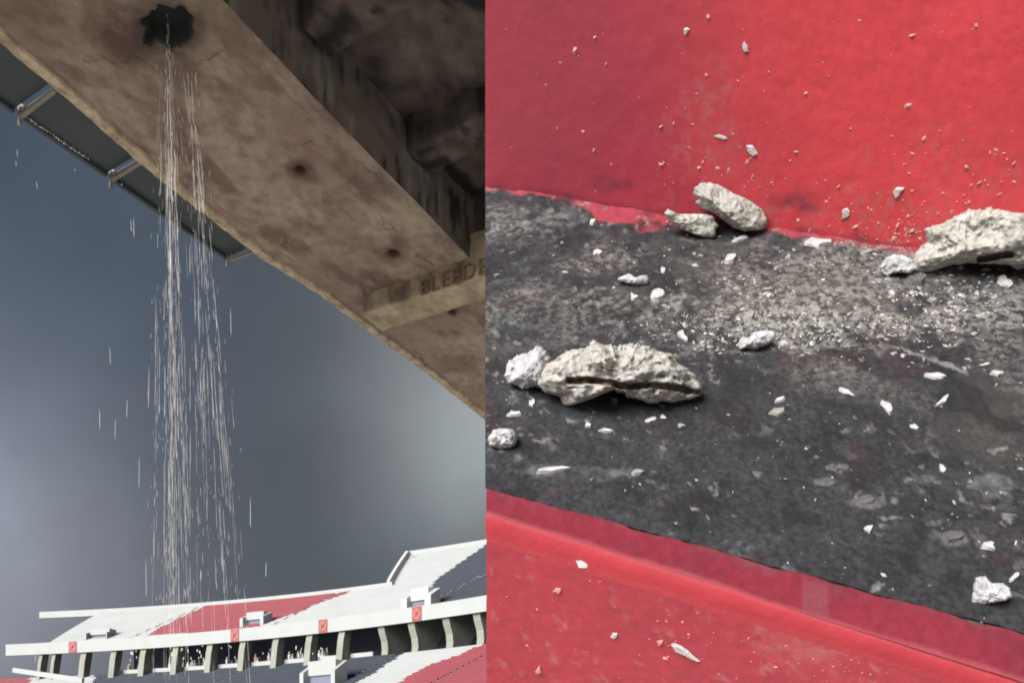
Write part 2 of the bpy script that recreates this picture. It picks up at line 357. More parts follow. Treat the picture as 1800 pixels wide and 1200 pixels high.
# smoky screens and their brackets outside the drip edge
pb = [((97, 158), (35, 207)), ((250, 283), (195, 318)), ((455, 440), (400, 458))]
bts = []
for (a, b) in pb:
    (ta, na), (tb, nb) = tn(*a), tn(*b); bts.append((ta, na, tb, nb))
nout = [b[3] for b in bts]
def outer(t):
    tab = sorted((b[2], b[3]) for b in bts); 
    return tab[0][1] + (tab[-1][1] - tab[0][1]) * (t - tab[0][0]) / (tab[-1][0] - tab[0][0])
edges = [T0] + [b[0] for b in bts]
for k in range(3):
    a, b = edges[k] + .02, edges[k + 1] - .02
    mb = MB(); oa, ob_ = outer(a) , outer(b)
    mb.hexa([WP(a, lerp(LEFT, a) - .012, .05), WP(b, lerp(LEFT, b) - .012, .05), WP(b, ob_, .05), WP(a, oa, .05),
             WP(a, lerp(LEFT, a) - .012, .062), WP(b, lerp(LEFT, b) - .012, .062), WP(b, ob_, .062), WP(a, oa, .062)])
    mb.build('screen_panel', M['panel'], walk)
    mb = MB(); mb.bar(WP(a, oa - .02, .045), WP(b, ob_ - .02, .045), .035, .05); mb.build('screen_rail', M['panel'], walk)
for (ta, na, tb, nb) in bts:
    mb = MB(); p, q = WP(ta, na, .0), WP(tb, nb, .0)
    mb.bar(p, q, .026, .022); mb.bar(q + UP * -.06, q + UP * .10, .022, .022, D1); mb.bar(p + (q - p) * .75 + UP * .01, q + UP * .1, .02, .02); mb.build('bracket', M['bracket'], walk)

# ------------------------------------------------------------------ falling water
V = []; Fc = []
def drop(p, q, r):
    """one elongated thread of water: a four-sided spindle"""
    k = len(V); d = q - p; a = Vector((1, 0, 0)); b = Vector((0, 1, 0))
    V.append(p)
    for f, rr in ((.25, r * .8), (.8, r)):
        c = p + d * f
        V.extend([c + a * rr, c + b * rr, c - a * rr, c - b * rr])
    V.append(q)
    for i in range(4):
        j = (i + 1) % 4
        Fc.append((k, k + 1 + i, k + 1 + j)); Fc.append((k + 1 + i, k + 5 + i, k + 5 + j, k + 1 + j)); Fc.append((k + 5 + i, k + 9, k + 5 + j))
hy = H * F / (HOR - 55)                       # depth of the hole
def wpt(px, py, dy=0): 
    r = ray(px, py); return CAM + r * ((hy + dy) / r.y)
streams = []
for i in range(92):                           # each stream drifts out as it falls
    if i < 12: x = random.gauss(294, 2.5); e = random.gauss(304, 8); y0 = random.choice((24, 40, 60, 80))
    elif i < 56: x = random.gauss(293, 6); e = random.choice((272, 296, 303, 318, 330)) + random.gauss(0, 6); y0 = random.choice((60, 90, 130, 140, 150, 200, 260))
    else: x = random.gauss(318, 12); e = random.choice((352, 368, 395, 412, 424)) + random.gauss(0, 6); y0 = random.choice((125, 140, 160, 220, 300, 400))
    streams.append((x, e, y0, random.uniform(-.25, .25), random.uniform(.3, 1.0)))
def sx(s, y):
    x, e, y0, dy, k = s; f = max(0, (y - 60) / 1000); return x + (e - x) * (f ** .62)
for s in streams:
    y = s[2]
    yend = random.choice((985, 1010, 1035, 1060, 1120, 1230))
    while y < yend:
        ln = random.choice((10, 16, 30, 60, 110)) * random.uniform(.6, 1.3) * (.6 + y / 1000); gap = random.expovariate(1 / 40.) * (1.6 - s[4])
        if random.random() < .6 * s[4] + .15:
            jx = random.gauss(0, 1.6); n_ = max(1, int(ln / 40)); r_ = random.uniform(.0003, .0008) * (2.0 if random.random() < .07 else 1)
            for q in range(n_):                   # a long thread follows the bend of its stream
                ya, yb_ = y + ln * q / n_, y + ln * (q + 1.12) / n_
                drop(wpt(sx(s, ya) + jx, ya, s[3]), wpt(sx(s, yb_) + jx, yb_, s[3]), r_)
        y += ln * random.uniform(.6, 1.1) + gap
for i in range(650):                          # fine loose drops between the streams
    y = random.uniform(110, 1100); s = random.choice(streams); ln = random.uniform(4, 18)
    x = sx(s, y) + random.gauss(0, 8)
    drop(wpt(x, y, random.uniform(-.3, .3)), wpt(x + random.gauss(0, .6), y + ln, 0), random.uniform(.0003, .0008))
for i in range(44):                           # heavier drops added as bright glints in front of the dark concourse
    x = random.choice((232, 236, 300, 325, 345, 352, 395, 405, 455, 470, 515, 530, 565)) + random.gauss(0, 6); y = random.gauss(1147, 9); ln = random.uniform(3, 9)
    drop(wpt(x, y), wpt(x + random.gauss(0, .5), y + ln), random.uniform(.0016, .0034))
for (x, y, ln) in ((30, 262, 14), (28, 282, 10), (131, 296, 5), (214, 322, 5), (193, 608, 34), (175, 715, 42), (203, 734, 40), (224, 700, 36), (235, 380, 40), (230, 385, 24), (64, 318, 14),
                   (380, 560, 20), (405, 540, 50), (440, 870, 60), (262, 640, 80), (245, 800, 60), (256, 980, 70), (468, 985, 30), (62, 1145, 18)):
    drop(wpt(x, y), wpt(x + random.uniform(-2, 2), y + ln), .0012)
for i in range(34):                           # drops hanging along the screen edge
    f = i / 33; x = 48 + f * 107; y = 206 + f * 72
    drop(wpt(x, y + random.gauss(0, 1.0), .5), wpt(x + random.gauss(0, .5), y + random.uniform(2, 5), .5), random.uniform(.0015, .0045))
tag(link('falling_water', V, Fc, M['water'], None), 'thin white streams of water falling from the hole in the walkway', 'water', kind='stuff')

# ------------------------------------------------------------------ far stand
A_, B_, C_ = Vector((-65.5, 99.3)), Vector((-30.4, 87.2)), Vector((-2.6, 70.3))
sB = .53
def curve(s):
    la = (s - sB) * (s - 1) / (sB); lb = s * (s - 1) / (sB * (sB - 1)); lc = s * (s - sB) / (1 - sB)
    return A_ * la + B_ * lb + C_ * lc
def frame(s):
    p = curve(s); t = (curve(s + .001) - curve(s - .001)).normalized(); n = Vector((-t.y, t.x)); return p, t, n
def SP(s, d, z):
    p, t, n = frame(s); q = p + n * d; return Vector((q.x, q.y, z + CAM.z))
def proj(v):
    d = v - CAM; return CX + F * d.x / d.y, HOR - F * d.z / d.y
def s_at(px, d=0, z=15, lo=-.25, hi=1.5):
    for _ in range(40):
        m = (lo + hi) / 2
        if proj(SP(m, d, z))[0] < px: lo = m
        else: hi = m
    return lo
SEND = 1.32
ZF1, ZF0, ZB = 15.3, 13.85, -1.05
stand = thing('stadium_stand', (curve(.5).x, curve(.5).y, 0), 'curved far stadium stand with white and red seats above a white fascia', 'stand')
def ribbon(name, pts, s0, s1, m, nseg=80, close=True):
    """sweep a (d, z) outline along the curve of the stand"""
    V = []; Fc = []; P = len(pts)
    for k in range(nseg + 1):
        s = s0 + (s1 - s0) * k / nseg
        for d, z in pts: V.append(SP(s, d, z))
    for k in range(nseg):
        for i in range(P): Fc.append((k * P + i, k * P + (i + 1) % P, (k + 1) * P + (i + 1) % P, (k + 1) * P + i))
    Fc.append(tuple(range(P))); Fc.append(tuple(nseg * P + i for i in reversed(range(P))))
    return link(name, V, Fc, m, stand)
sL = s_at(10)
ribbon('fascia', [(0, ZF0), (.3, ZF0), (.3, ZF1), (0, ZF1)], sL, SEND, M['fascia'])
# upper tier
RISE, RUN = .415, .80
R0 = 19
def rows_top(i): return 1.2 + i * RUN, 14.6 + i * RISE
def row_start(i):
    return s_at(66 + (168 - 66) * i / 18., rows_top(i)[0], rows_top(i)[1]) if i < R0 else s_at(684 + (i - R0) * 1.45, rows_top(i)[0], rows_top(i)[1])
R1 = 42
mbt = MB(); seats = {'white': MB(), 'red': MB(), 'navy': MB()}
RED = [(262, 1114), (300, 1092), (352, 1068), (396, 1050), (520, 1037), (642, 1026), (600, 1046), (560, 1060), (520, 1076), (470, 1094), (455, 1101), (380, 1112)]
NAVY = [(745, 1062), (752, 1040), (766, 1019), (812, 986), (852, 958), (1400, 700), (1400, 1062)]
LWHITE = [(600, 1215), (650, 1186), (692, 1158), (735, 1131), (775, 1118), (1000, 1060), (1000, 1095), (852, 1130), (800, 1152), (760, 1165), (716, 1186), (680, 1215)]
LRED = [(680, 1215), (716, 1186), (760, 1165), (800, 1152), (852, 1130), (1000, 1095), (1000, 1400), (680, 1400)]
AISLES = [s_at(x, 1, 15) for x in (196, 440, 700, 900)]
def seat(mb, s, ds, d, z):
    a, b = s - ds * .5, s + ds * .5
    p = [SP(x, dd, zz) for (dd, zz) in ((d + .42, z + .02), (d + .42, z + .36), (d + .50, z + .44), (d + .02, z + .20), (d + .02, z + .02)) for x in (a, b)]
    k = len(mb.v); mb.v += p
    mb.f += [(k, k + 1, k + 3, k + 2), (k + 2, k + 3, k + 5, k + 4), (k + 0, k + 1, k + 7, k + 6), (k + 6, k + 7, k + 9, k + 8)]
def colour_at(px, py, lower):
    if lower:
        if inpoly(px, py, LWHITE): return 'white'
        if inpoly(px, py, LRED): return 'red'
        if px < 52 and py > 1175 : return 'red'
        return 'navy' if px > 165 else 'white'
    if inpoly(px, py, RED): return 'red'
    if inpoly(px, py, NAVY): return 'navy'
    return 'white'
clen_ = sum((curve((k + 1) / 50) - curve(k / 50)).length for k in range(50)); DS = .55 / clen_
for i in range(R1):
    d, z = rows_top(i); s0 = row_start(i); n = 70
    for k in range(n):
        sa, sb = s0 + (SEND - s0) * k / n, s0 + (SEND - s0) * (k + 1) / n
        mbt.quad(SP(sa, d, z), SP(sb, d, z), SP(sb, d + RUN, z), SP(sa, d + RUN, z))
        mbt.quad(SP(sa, d, z - RISE), SP(sb, d, z - RISE), SP(sb, d, z), SP(sa, d, z))
    s = s0 + DS
    while s < SEND:
        off = (1.2 + i * RUN) * .0006
        if all(abs(s - a - off) > .0042 for a in AISLES):
            px, py = proj(SP(s, d + .3, z + .3)); seat(seats[colour_at(px, py, False)], s, DS, d, z)
        s += DS
mbt.build('upper_terrace', M['terrace'], stand)
dt, zt = rows_top(R0); du, zu = rows_top(R1)
ribbon('rear_parapet', [(dt - .1, zt - .4), (dt + .4, zt - .4), (dt + .4, zt + .55), (dt - .1, zt + .55)], s_at(70, dt, zt), s_at(690, dt, zt), M['fascia'], 60)
ribbon('rear_parapet', [(du - .1, zu - .4), (du + .4, zu - .4), (du + .4, zu + .7), (du - .1, zu + .7)], s_at(716, du, zu), SEND, M['fascia'], 40)
mb = MB()
for i in range(R0, R1):
    d, z = rows_top(i); s0 = row_start(i)
    p, t, n = frame(s0); mb.frame_box(SP(s0, d, z), Vector((t.x, t.y, 0)), Vector((n.x, n.y, 0)), UP, (-.35, 0.1), (0, RUN), (-.5, .95))
mb.build('end_wall', M['bright'], stand)
# lower tier
mbt = MB()
for i in range(34):
    d = -25.5 + i * .78; z = ZB + i * .353
    for k in range(80):
        sa, sb = -.22 + (SEND + .22) * k / 80, -.22 + (SEND + .22) * (k + 1) / 80
        mbt.quad(SP(sa, d, z), SP(sb, d, z), SP(sb, d + .78, z), SP(sa, d + .78, z)); mbt.quad(SP(sa, d, z - .353), SP(sb, d, z - .353), SP(sb, d, z), SP(sa, d, z))
    if i >= 12:
        s = -.22
        while s < SEND:
            px, py = proj(SP(s, d + .3, z + .3))
            if py < 1230 and all(abs(s - a) > .0042 for a in AISLES): seat(seats[colour_at(px, py, True)], s, DS, d, z)
            s += DS
mbt.build('lower_terrace', M['terrace'], stand)
for c in seats: tag(seats[c].build('seats', M[c], stand), kind='stuff')
ZL = ZB + 34 * .353
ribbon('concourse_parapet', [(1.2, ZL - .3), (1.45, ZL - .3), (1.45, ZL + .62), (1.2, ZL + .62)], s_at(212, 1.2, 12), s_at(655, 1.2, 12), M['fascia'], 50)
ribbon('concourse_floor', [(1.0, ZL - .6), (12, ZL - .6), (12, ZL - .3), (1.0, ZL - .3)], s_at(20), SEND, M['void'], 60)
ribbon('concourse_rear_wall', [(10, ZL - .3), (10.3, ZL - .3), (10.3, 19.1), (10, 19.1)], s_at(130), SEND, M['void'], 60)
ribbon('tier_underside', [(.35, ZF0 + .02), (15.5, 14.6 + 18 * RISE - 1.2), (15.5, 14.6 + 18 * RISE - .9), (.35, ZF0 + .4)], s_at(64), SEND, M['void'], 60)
# pillars: deep fins that carry the tier, wider at the head
for px in (75, 98, 150, 203, 255, 312, 372, 430, 488, 547, 604, 672, 725, 786, 840, 905):
    s = s_at(px, .6, 13); p, t, n = frame(s); T3, N3 = Vector((t.x, t.y, 0)), Vector((n.x, n.y, 0)); o = SP(s, 0, 0)
    wd = .25 if px < 120 else .42
    prof = [(.35, ZF0 - .02), (.55, 13.2), (.9, 12.4), (1.0, 11.6), (.8, 10.2), (.0, 9.0), (1.2, 9.0), (2.2, 10.4), (4.4, 12.6), (5.2, ZF0 + 1.6), (.6, ZF0 + .25)] if px > 640 else \
           [(.35, ZF0 - .02), (.1, 12.8), (-.3, 9.5), (.5, 9.2), (1.1, 12.6), (1.4, ZF0 + .5), (.6, ZF0 + .25)]
    V = [o + N3 * d + UP * z + T3 * x for x in (-wd, wd) for d, z in prof]; P = len(prof)
    Fc = [tuple(reversed(range(P))), tuple(range(P, 2 * P))] + [(i, (i + 1) % P, P + (i + 1) % P, P + i) for i in range(P)]
    link('pillar', V, Fc, M['pillar'], stand)
# stair entrances cut into the seats: two cheek walls, lintel, block coloured dark for the shade inside, front kerb
def entrance(px, row, wdt, bright, hgt, cheek=.25, name='stair_entrance', lower=False):
    if lower: d, z = -25.5 + row * .78, ZB + row * .353
    else: d, z = rows_top(row)
    s = s_at(px, d, z); p, t, n = frame(s); a, b = Vector((t.x, t.y, 0)), Vector((n.x, n.y, 0)); o = SP(s, d, z)
    e = MB(); lin = hgt * .55
    for sx_ in (-1, 1):
        X = sorted((sx_ * wdt / 2, sx_ * (wdt / 2 - cheek)))
        e.hexa([o + a * x + b * y + UP * zz for (lo_, hi_) in ((0, 1),) for zz in (-.6,) for x, y in ((X[0], -.5), (X[1], -.5), (X[1], 1.1), (X[0], 1.1))] +
               [o + a * x + b * y + UP * zz for x, y, zz in ((X[0], -.5, hgt * .55), (X[1], -.5, hgt * .55), (X[1], 1.1, hgt), (X[0], 1.1, hgt))])
    e.frame_box(o, a, b, UP, (-wdt / 2 + cheek, wdt / 2 - cheek), (.1, 1.1), (hgt - lin, hgt - .003))
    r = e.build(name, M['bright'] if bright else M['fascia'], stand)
    e = MB(); e.frame_box(o, a, b, UP, (-wdt / 2 + cheek, wdt / 2 - cheek), (.3, 1.0), (-.5, hgt - lin - .003))  # solid block, its dark colour stands for the shade in the entrance
    q = link('opening_shade', e.v, e.f, M['void'], r)
    return r
entrance(174, 4, 3.5, False, 1.35, .15); entrance(447, 5, 3.7, False, 1.7, .5); entrance(736, 3, 4.0, True, 2.3, .8)
entrance(564, 23, 4.6, False, 2.5, .5, lower=True)
mb = MB(); mb.bar(CAM + ray(24, 1177) * 88, CAM + ray(146, 1195) * 84, .3, .55); mb.build('stair_parapet', M['fascia'], stand)
# square red emblems on the fascia
for px in (128, 413, 568, 733):
    s = s_at(px, 0, 14.6); p, t, n = frame(s); a, b = Vector((t.x, t.y, 0)), Vector((n.x, n.y, 0)); o = SP(s, 0, (ZF0 + ZF1) / 2)
    e = MB(); e.frame_box(o, a, b, UP, (-.62, .62), (-.05, -.005), (-.69, .69)); r = e.build('emblem', M['emblem'], stand)
    e = MB(); K = 16
    for k in range(K):
        a0, a1 = 2 * math.pi * k / K, 2 * math.pi * (k + 1) / K
        pt = lambda an, rr, dd: o + a * math.cos(an) * rr + UP * math.sin(an) * rr * 1.1 + b * dd
        e.hexa([pt(a0, .30, -.051), pt(a1, .30, -.051), pt(a1, .44, -.051), pt(a0, .44, -.051), pt(a0, .30, -.07), pt(a1, .30, -.07), pt(a1, .44, -.07), pt(a0, .44, -.07)])
    e.bar(o + a * -.3 + UP * -.33 + b * -.06, o + a * .3 + UP * .33 + b * -.06, .05, .14, b)
    link('emblem_mark', e.v, e.f, M['emblem_w'], r)
# people far back in the dark concourse
cm = [mat('pale_shirts', (.6, .6, .62), .8, .3, 3, bump=0), mat('skin_and_orange_shirts', (.5, .3, .18), .8, .3, 3, bump=0)]
V = []; Fc = []; fm = []
def figure(o, t3, n3, h, mi):
    prof = ((0, .10), (.45, .13), (.95, .17), (1.32, .21), (1.45, .07), (1.52, .10), (1.64, .11), (1.74, .04)); k = len(V)
    for z, r in prof:
        for q in range(6): V.append(o + t3 * math.cos(q * math.pi / 3) * r + n3 * math.sin(q * math.pi / 3) * r * .65 + UP * z * h)
    for j in range(len(prof) - 1):
        for q in range(6): Fc.append((k + j * 6 + q, k + j * 6 + (q + 1) % 6, k + (j + 1) * 6 + (q + 1) % 6, k + (j + 1) * 6 + q)); fm.append(mi)
for px, nn in ((232, 3), (300, 4), (325, 5), (345, 4), (355, 4), (400, 3), (455, 4), (470, 4), (512, 5), (533, 6), (566, 6)):
    for k in range(nn):
        s = s_at(px + random.uniform(-9, 9), 3, 13); p, t, n = frame(s)
        figure(SP(s, random.uniform(2.6, 4.6), ZL - .3 + random.uniform(-.0, .5)), Vector((t.x, t.y, 0)), Vector((n.x, n.y, 0)), random.uniform(.9, 1.05), 1 if random.random() < .25 else 0)
cr_ = link('crowd', V, Fc, cm, None); cr_.data.polygons.foreach_set('material_index', fm)
tag(cr_, 'small far crowd of spectators standing in the dark gap under the upper seats', 'crowd', kind='stuff')

# ------------------------------------------------------------------ the broken terrace step close by
E1 = Vector((-4000, 1350, 1590)).normalized()
rc = ray(1326, 600).normalized()
E2 = (rc - E1 * rc.dot(E1)).normalized(); E3 = E1.cross(E2)
if E3.z < 0: E3 = -E3
TH = R(31)
TN = E3 * math.cos(TH) - E2 * math.sin(TH)            # out of the tread
TW = E2 * math.cos(TH) + E3 * math.sin(TH)            # from the front edge to the wall
def L1(x): return 330 + (x - 852) * .140 + 3 * math.sin(x * .012)
def L2(x): return 858 + (x - 855) * .27
def L3(x): return 903 + (x - 855) * .315
def L4(x): return 952 + (x - 855) * .308
P1 = CAM + ray(1326, L1(1326)) * 1.25
def hit(px, py, P, n):
    r = ray(px, py); return CAM + r * ((P - CAM).dot(n) / r.dot(n))
def on_tread(px, py): return hit(px, py, P1, TN)
P2 = on_tread(1326, L2(1326))
NS_ = (TN * math.cos(R(18)) - TW * math.sin(R(18))).normalized()
P3 = hit(1326, L3(1326), P2, NS_)
NN_ = (TN * math.cos(R(58)) - TW * math.sin(R(58))).normalized()
P4 = hit(1326, L4(1326), P3, NN_)
NF = (-TW * math.cos(R(6)) + TN * math.sin(R(6))).normalized()
def on_riser(px, py): return hit(px, py, P1, -TW)
def on_face(px, py): return hit(px, py, P4, NF)
XL, XR = 853.0, 1900.0
step = thing('terrace_step', (P2.x, P2.y, 0), 'red wall and black stadium step strewn with fallen concrete rubble', 'step')
def gx(u): return XL + (XR - XL) * u
def px_d(x, y, cx, cy, rx, ry): return math.hypot((x - cx) / rx, (y - cy) / ry)
def f_riser(u, v):
    x = gx(u); y = L1(x) + 6 - (L1(x) + 76) * (1 - v); p = on_riser(x, y)
    z = .0010 * fbm(p, 7, 3) + .0004 * fbm(p, 40, 3)
    crim = sst(1540, 960, x + 45 * fbm(p, 5, 3) - (y - 100) * .2) * .9  # drop in brightness toward the left, painted in as darker crimson
    dust = .55 * (1 - sst(.3, 1, px_d(x, y, 1235, 210, 85, 130) + .35 * fbm(p, 14, 3)))
    dust = max(dust, .65 * (1 - sst(.2, 1, px_d(x, y, 1560, 385, 190, 75) + .5 * fbm(p, 22, 4))))
    dust = max(dust, .30 * (1 - sst(.2, 1, px_d(x, y, 1720, 300, 170, 120) + .6 * fbm(p, 16, 4))))
    st = .8 * (1 - sst(.2, 1, px_d(x, y, 1385, 355, 70, 32) + .5 * fbm(p, 20, 3)))
    st = max(st, .6 * (1 - sst(.3, 1, px_d(x, y, 1075, 325, 45, 18) + .5 * fbm(p, 30, 3))))
    st = max(st, .6 * (1 - sst(2, 13, L1(x) - y + 7 * fbm(p, 30, 3))) * sst(-.5, .2, fbm(p, 9, 3)))
    dust = max(dust, .6 * sst(.36, .5, fbm(p + Vector((7, 0, 0)), 38, 4)) * sst(230, 40, L1(x) - y) * sst(1000, 1250, x), .5 * (1 - sst(3, 40, L1(x) - y + 30 * fbm(p, 18, 3))) * sst(1200, 1330, x))
    return p - TW * z, dict(crimson_falloff=crim, dust=dust * .8, stain=st)
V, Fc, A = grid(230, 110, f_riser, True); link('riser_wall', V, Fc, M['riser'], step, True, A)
scr = [((1590, 612), (1700, 655)), ((1560, 608), (1590, 611)), ((1735, 795), (1770, 790))]
def f_tread(u, v):
    x = gx(u); y = L1(x) - 1 + (L2(x) - L1(x) + 1) * v; p = on_tread(x, y)
    z = .0028 * fbm(p, 12, 4) + .0016 * fbm(p, 70, 4)
    nz_ = fbm(p, 26, 4); n2 = fbm(p, 60, 4)
    dust = .95 * (1 - sst(.25, 1.05, px_d(x, y, 1390, 560, 330, 75) + .55 * nz_)) * (.55 + .45 * sst(-.3, .3, n2))
    dust = max(dust, .55 * (1 - sst(.2, 1, px_d(x, y, 1480, 480, 300, 90) + .5 * nz_)))
    dust = max(dust, .75 * (1 - sst(.2, 1, px_d(x, y, 1720, 545, 170, 60) + .6 * nz_)))
    dust = max(dust, .45 * sst(.0, .5, fbm(p, 8, 4)) * sst(740, 540, y - (x - 1300) * .15))
    ch = .75 * (1 - sst(.3, 1, px_d(x, y, 970, 383, 85, 24) + .6 * nz_)) * sst(-.4, .2, n2)
    ch = max(ch, .55 * (1 - sst(.3, 1, px_d(x, y, 960, 828, 45, 16) + .6 * n2)), .5 * (1 - sst(.3, 1, px_d(x, y, 1090, 830, 60, 14) + .7 * n2)))
    for a, b in scr: ch = max(ch, 1. * (1 - sst(1.2, 3.6, dseg((x + 5 * nz_, y + 4 * n2), a, b))))
    ch = max(ch, .9 * sst(.42, .62, n2) * sst(0, .3, fbm(p, 7, 3) + .12))
    for (cx, cy, rx, ry) in ((1525, 882, 38, 14), (1678, 946, 28, 16), (1745, 850, 42, 20), (1450, 845, 22, 8)):
        ch = max(ch, .5 * (1 - sst(.75, 1.0, px_d(x, y, cx, cy, rx, ry) + .15 * n2)))
    spl = L1(x) + 5 + 9 * nz_ + 26 * sst(1010, 1070, x) * sst(1200, 1150, x) + 6 * sst(1330, 1400, x) * sst(1640, 1600, x)
    spill = .95 * sst(spl + 2, spl - 2, y)
    ch = max(ch, .34 * sst(.36, .55, fbm(p + Vector((0, 0, 4)), 34, 4)) * sst(-.1, .25, fbm(p, 6, 2)))
    hz = .8 * (1 - sst(.2, 1, px_d(x, y, 1430, 520, 420, 130) + .45 * nz_)); hz = max(hz, .3 * sst(.2, .6, fbm(p, 8, 4)) * sst(760, 600, y), .5 * (1 - sst(.2, 1, px_d(x, y, 1760, 740, 150, 130) + .4 * nz_)))
    rd = .8 * (1 - sst(.1, 1, px_d(x, y, 1270, 385, 190, 30) + .5 * nz_)) * sst(-.2, .3, n2)
    rd = max(rd, .45 * (1 - sst(.2, 1, px_d(x, y, 1215, 885, 22, 14))), .22 * sst(.25, .6, fbm(p + Vector((3, 0, 0)), 11, 3)))
    dk = .85 * (1 - sst(.3, 1, px_d(x, y, 1130, 705, 190, 42) + .4 * nz_)); dk = max(dk, .7 * sst(.15, .5, fbm(p + Vector((0, 5, 0)), 15, 4)))  # first term paints shade under the slotted chunk; the rest is mottling
    return p + TN * z, dict(dust=dust, chalk=ch, red=rd, dark=dk, haze=hz, spill=spill)
V, Fc, A = grid(420, 230, f_tread, True); link('tread', V, Fc, M['tread'], step, True, A)
def f_strip(u, v):
    x = max(gx(u), XL + 2.5); p0 = on_tread(x, L2(x) - 1); y = L2(x) + (L3(x) - L2(x)) * v; p = hit(x, y, P2, NS_)
    wob = .004 * fbm(p0, 22, 4) * (1 - v)
    z = .0022 + .0008 * fbm(p, 30, 3)
    pale = .9 * sst(.84, .98, v + .06 * fbm(p, 20)); patch = .8 * sst(0, 4, min(x - 1408, 1458 - x)) * sst(0, .1, v - .12) * (v > .1)  # pale lower rim is a highlight painted along the edge
    return p + NS_ * z + TW * wob - (NS_ * .006 if v == 0 else Vector()), dict(pale=pale, patch=patch, dust=.6 * (1 - sst(0, .35, v + .2 * fbm(p0, 20, 3))))
V, Fc, A = grid(300, 26, f_strip, True); link('edge_strip', V, Fc, M['strip'], step, True, A)
def f_nos(u, v):
    x = max(gx(u), XL + 2.5); y = L3(x) + (L4(x) - L3(x)) * v; p = hit(x, y, P3, NN_)
    return p + NS_ * (.0022 + .0008 * fbm(p, 30, 3)) * max(0, 1 - v * 1.5) + NN_ * .0030 * math.sin(math.pi * v ** .8), dict(pale=.6 * (1 - sst(0, .2, v)) + .35 * sst(.55, .9, v))  # pale upper edge continues the painted highlight of the ridge
V, Fc, A = grid(240, 12, f_nos, True); link('nosing', V, Fc, M['nosing'], step, True, A)
def f_face(u, v):
    x = max(gx(u), XL + 2); y = L4(x) + 380 * v; p = on_face(x, y)
    dust = .4 * (1 - sst(.2, 1, px_d(x, y, 1430, 1130, 120, 60) + .6 * fbm(p, 25, 3)))
    return p + NF * (.0012 * fbm(p, 10, 4) + .0005 * fbm(p, 50, 3)) * min(1, v * 8), dict(dust=max(dust, .38 * sst(.34, .55, fbm(p, 44, 4))))
V, Fc, A = grid(200, 70, f_face, True); link('front_face', V, Fc, M['face'], step, True, A)
# solid concrete behind the painted faces, down to the floor
mb = MB()
def bk(p, k=.35): return p + rc * k + Vector((.03, .06, 0))
cols = [XL + 3, XR]
ring = []
for x in cols:
    pts = [on_riser(x, -80), on_riser(x, L1(x)), on_tread(x, L2(x)), hit(x, L3(x), P2, NS_), hit(x, L4(x), P3, NN_), on_face(x, L4(x) + 380)]
    off = rc * .012
    ring.append([p + off for p in pts] + [pts[-1] + TW * .35 - TN * .05, pts[0] + TW * .30])
Pn = len(ring[0]); V = ring[0] + ring[1]
Fc = [tuple(range(Pn)), tuple(reversed(range(Pn, 2 * Pn)))] + [(i, Pn + i, Pn + (i + 1) % Pn, (i + 1) % Pn) for i in range(Pn)]
link('step_core', V, Fc, M['core'], step)
fl, fr_ = on_face(XL + 60, L4(XL) + 370), on_face(XR - 60, L4(XR) + 370)
mb = MB(); mb.hexa([Vector((fl.x, fl.y + .05, 0)), Vector((fr_.x, fr_.y + .05, 0)), Vector((fr_.x + .1, fr_.y + .45, 0)), Vector((fl.x + .1, fl.y + .45, 0)),
                    fl + TW * .02, fr_ + TW * .02, fr_ + TW * .34, fl + TW * .34]); mb.build('plinth', M['core'], step)

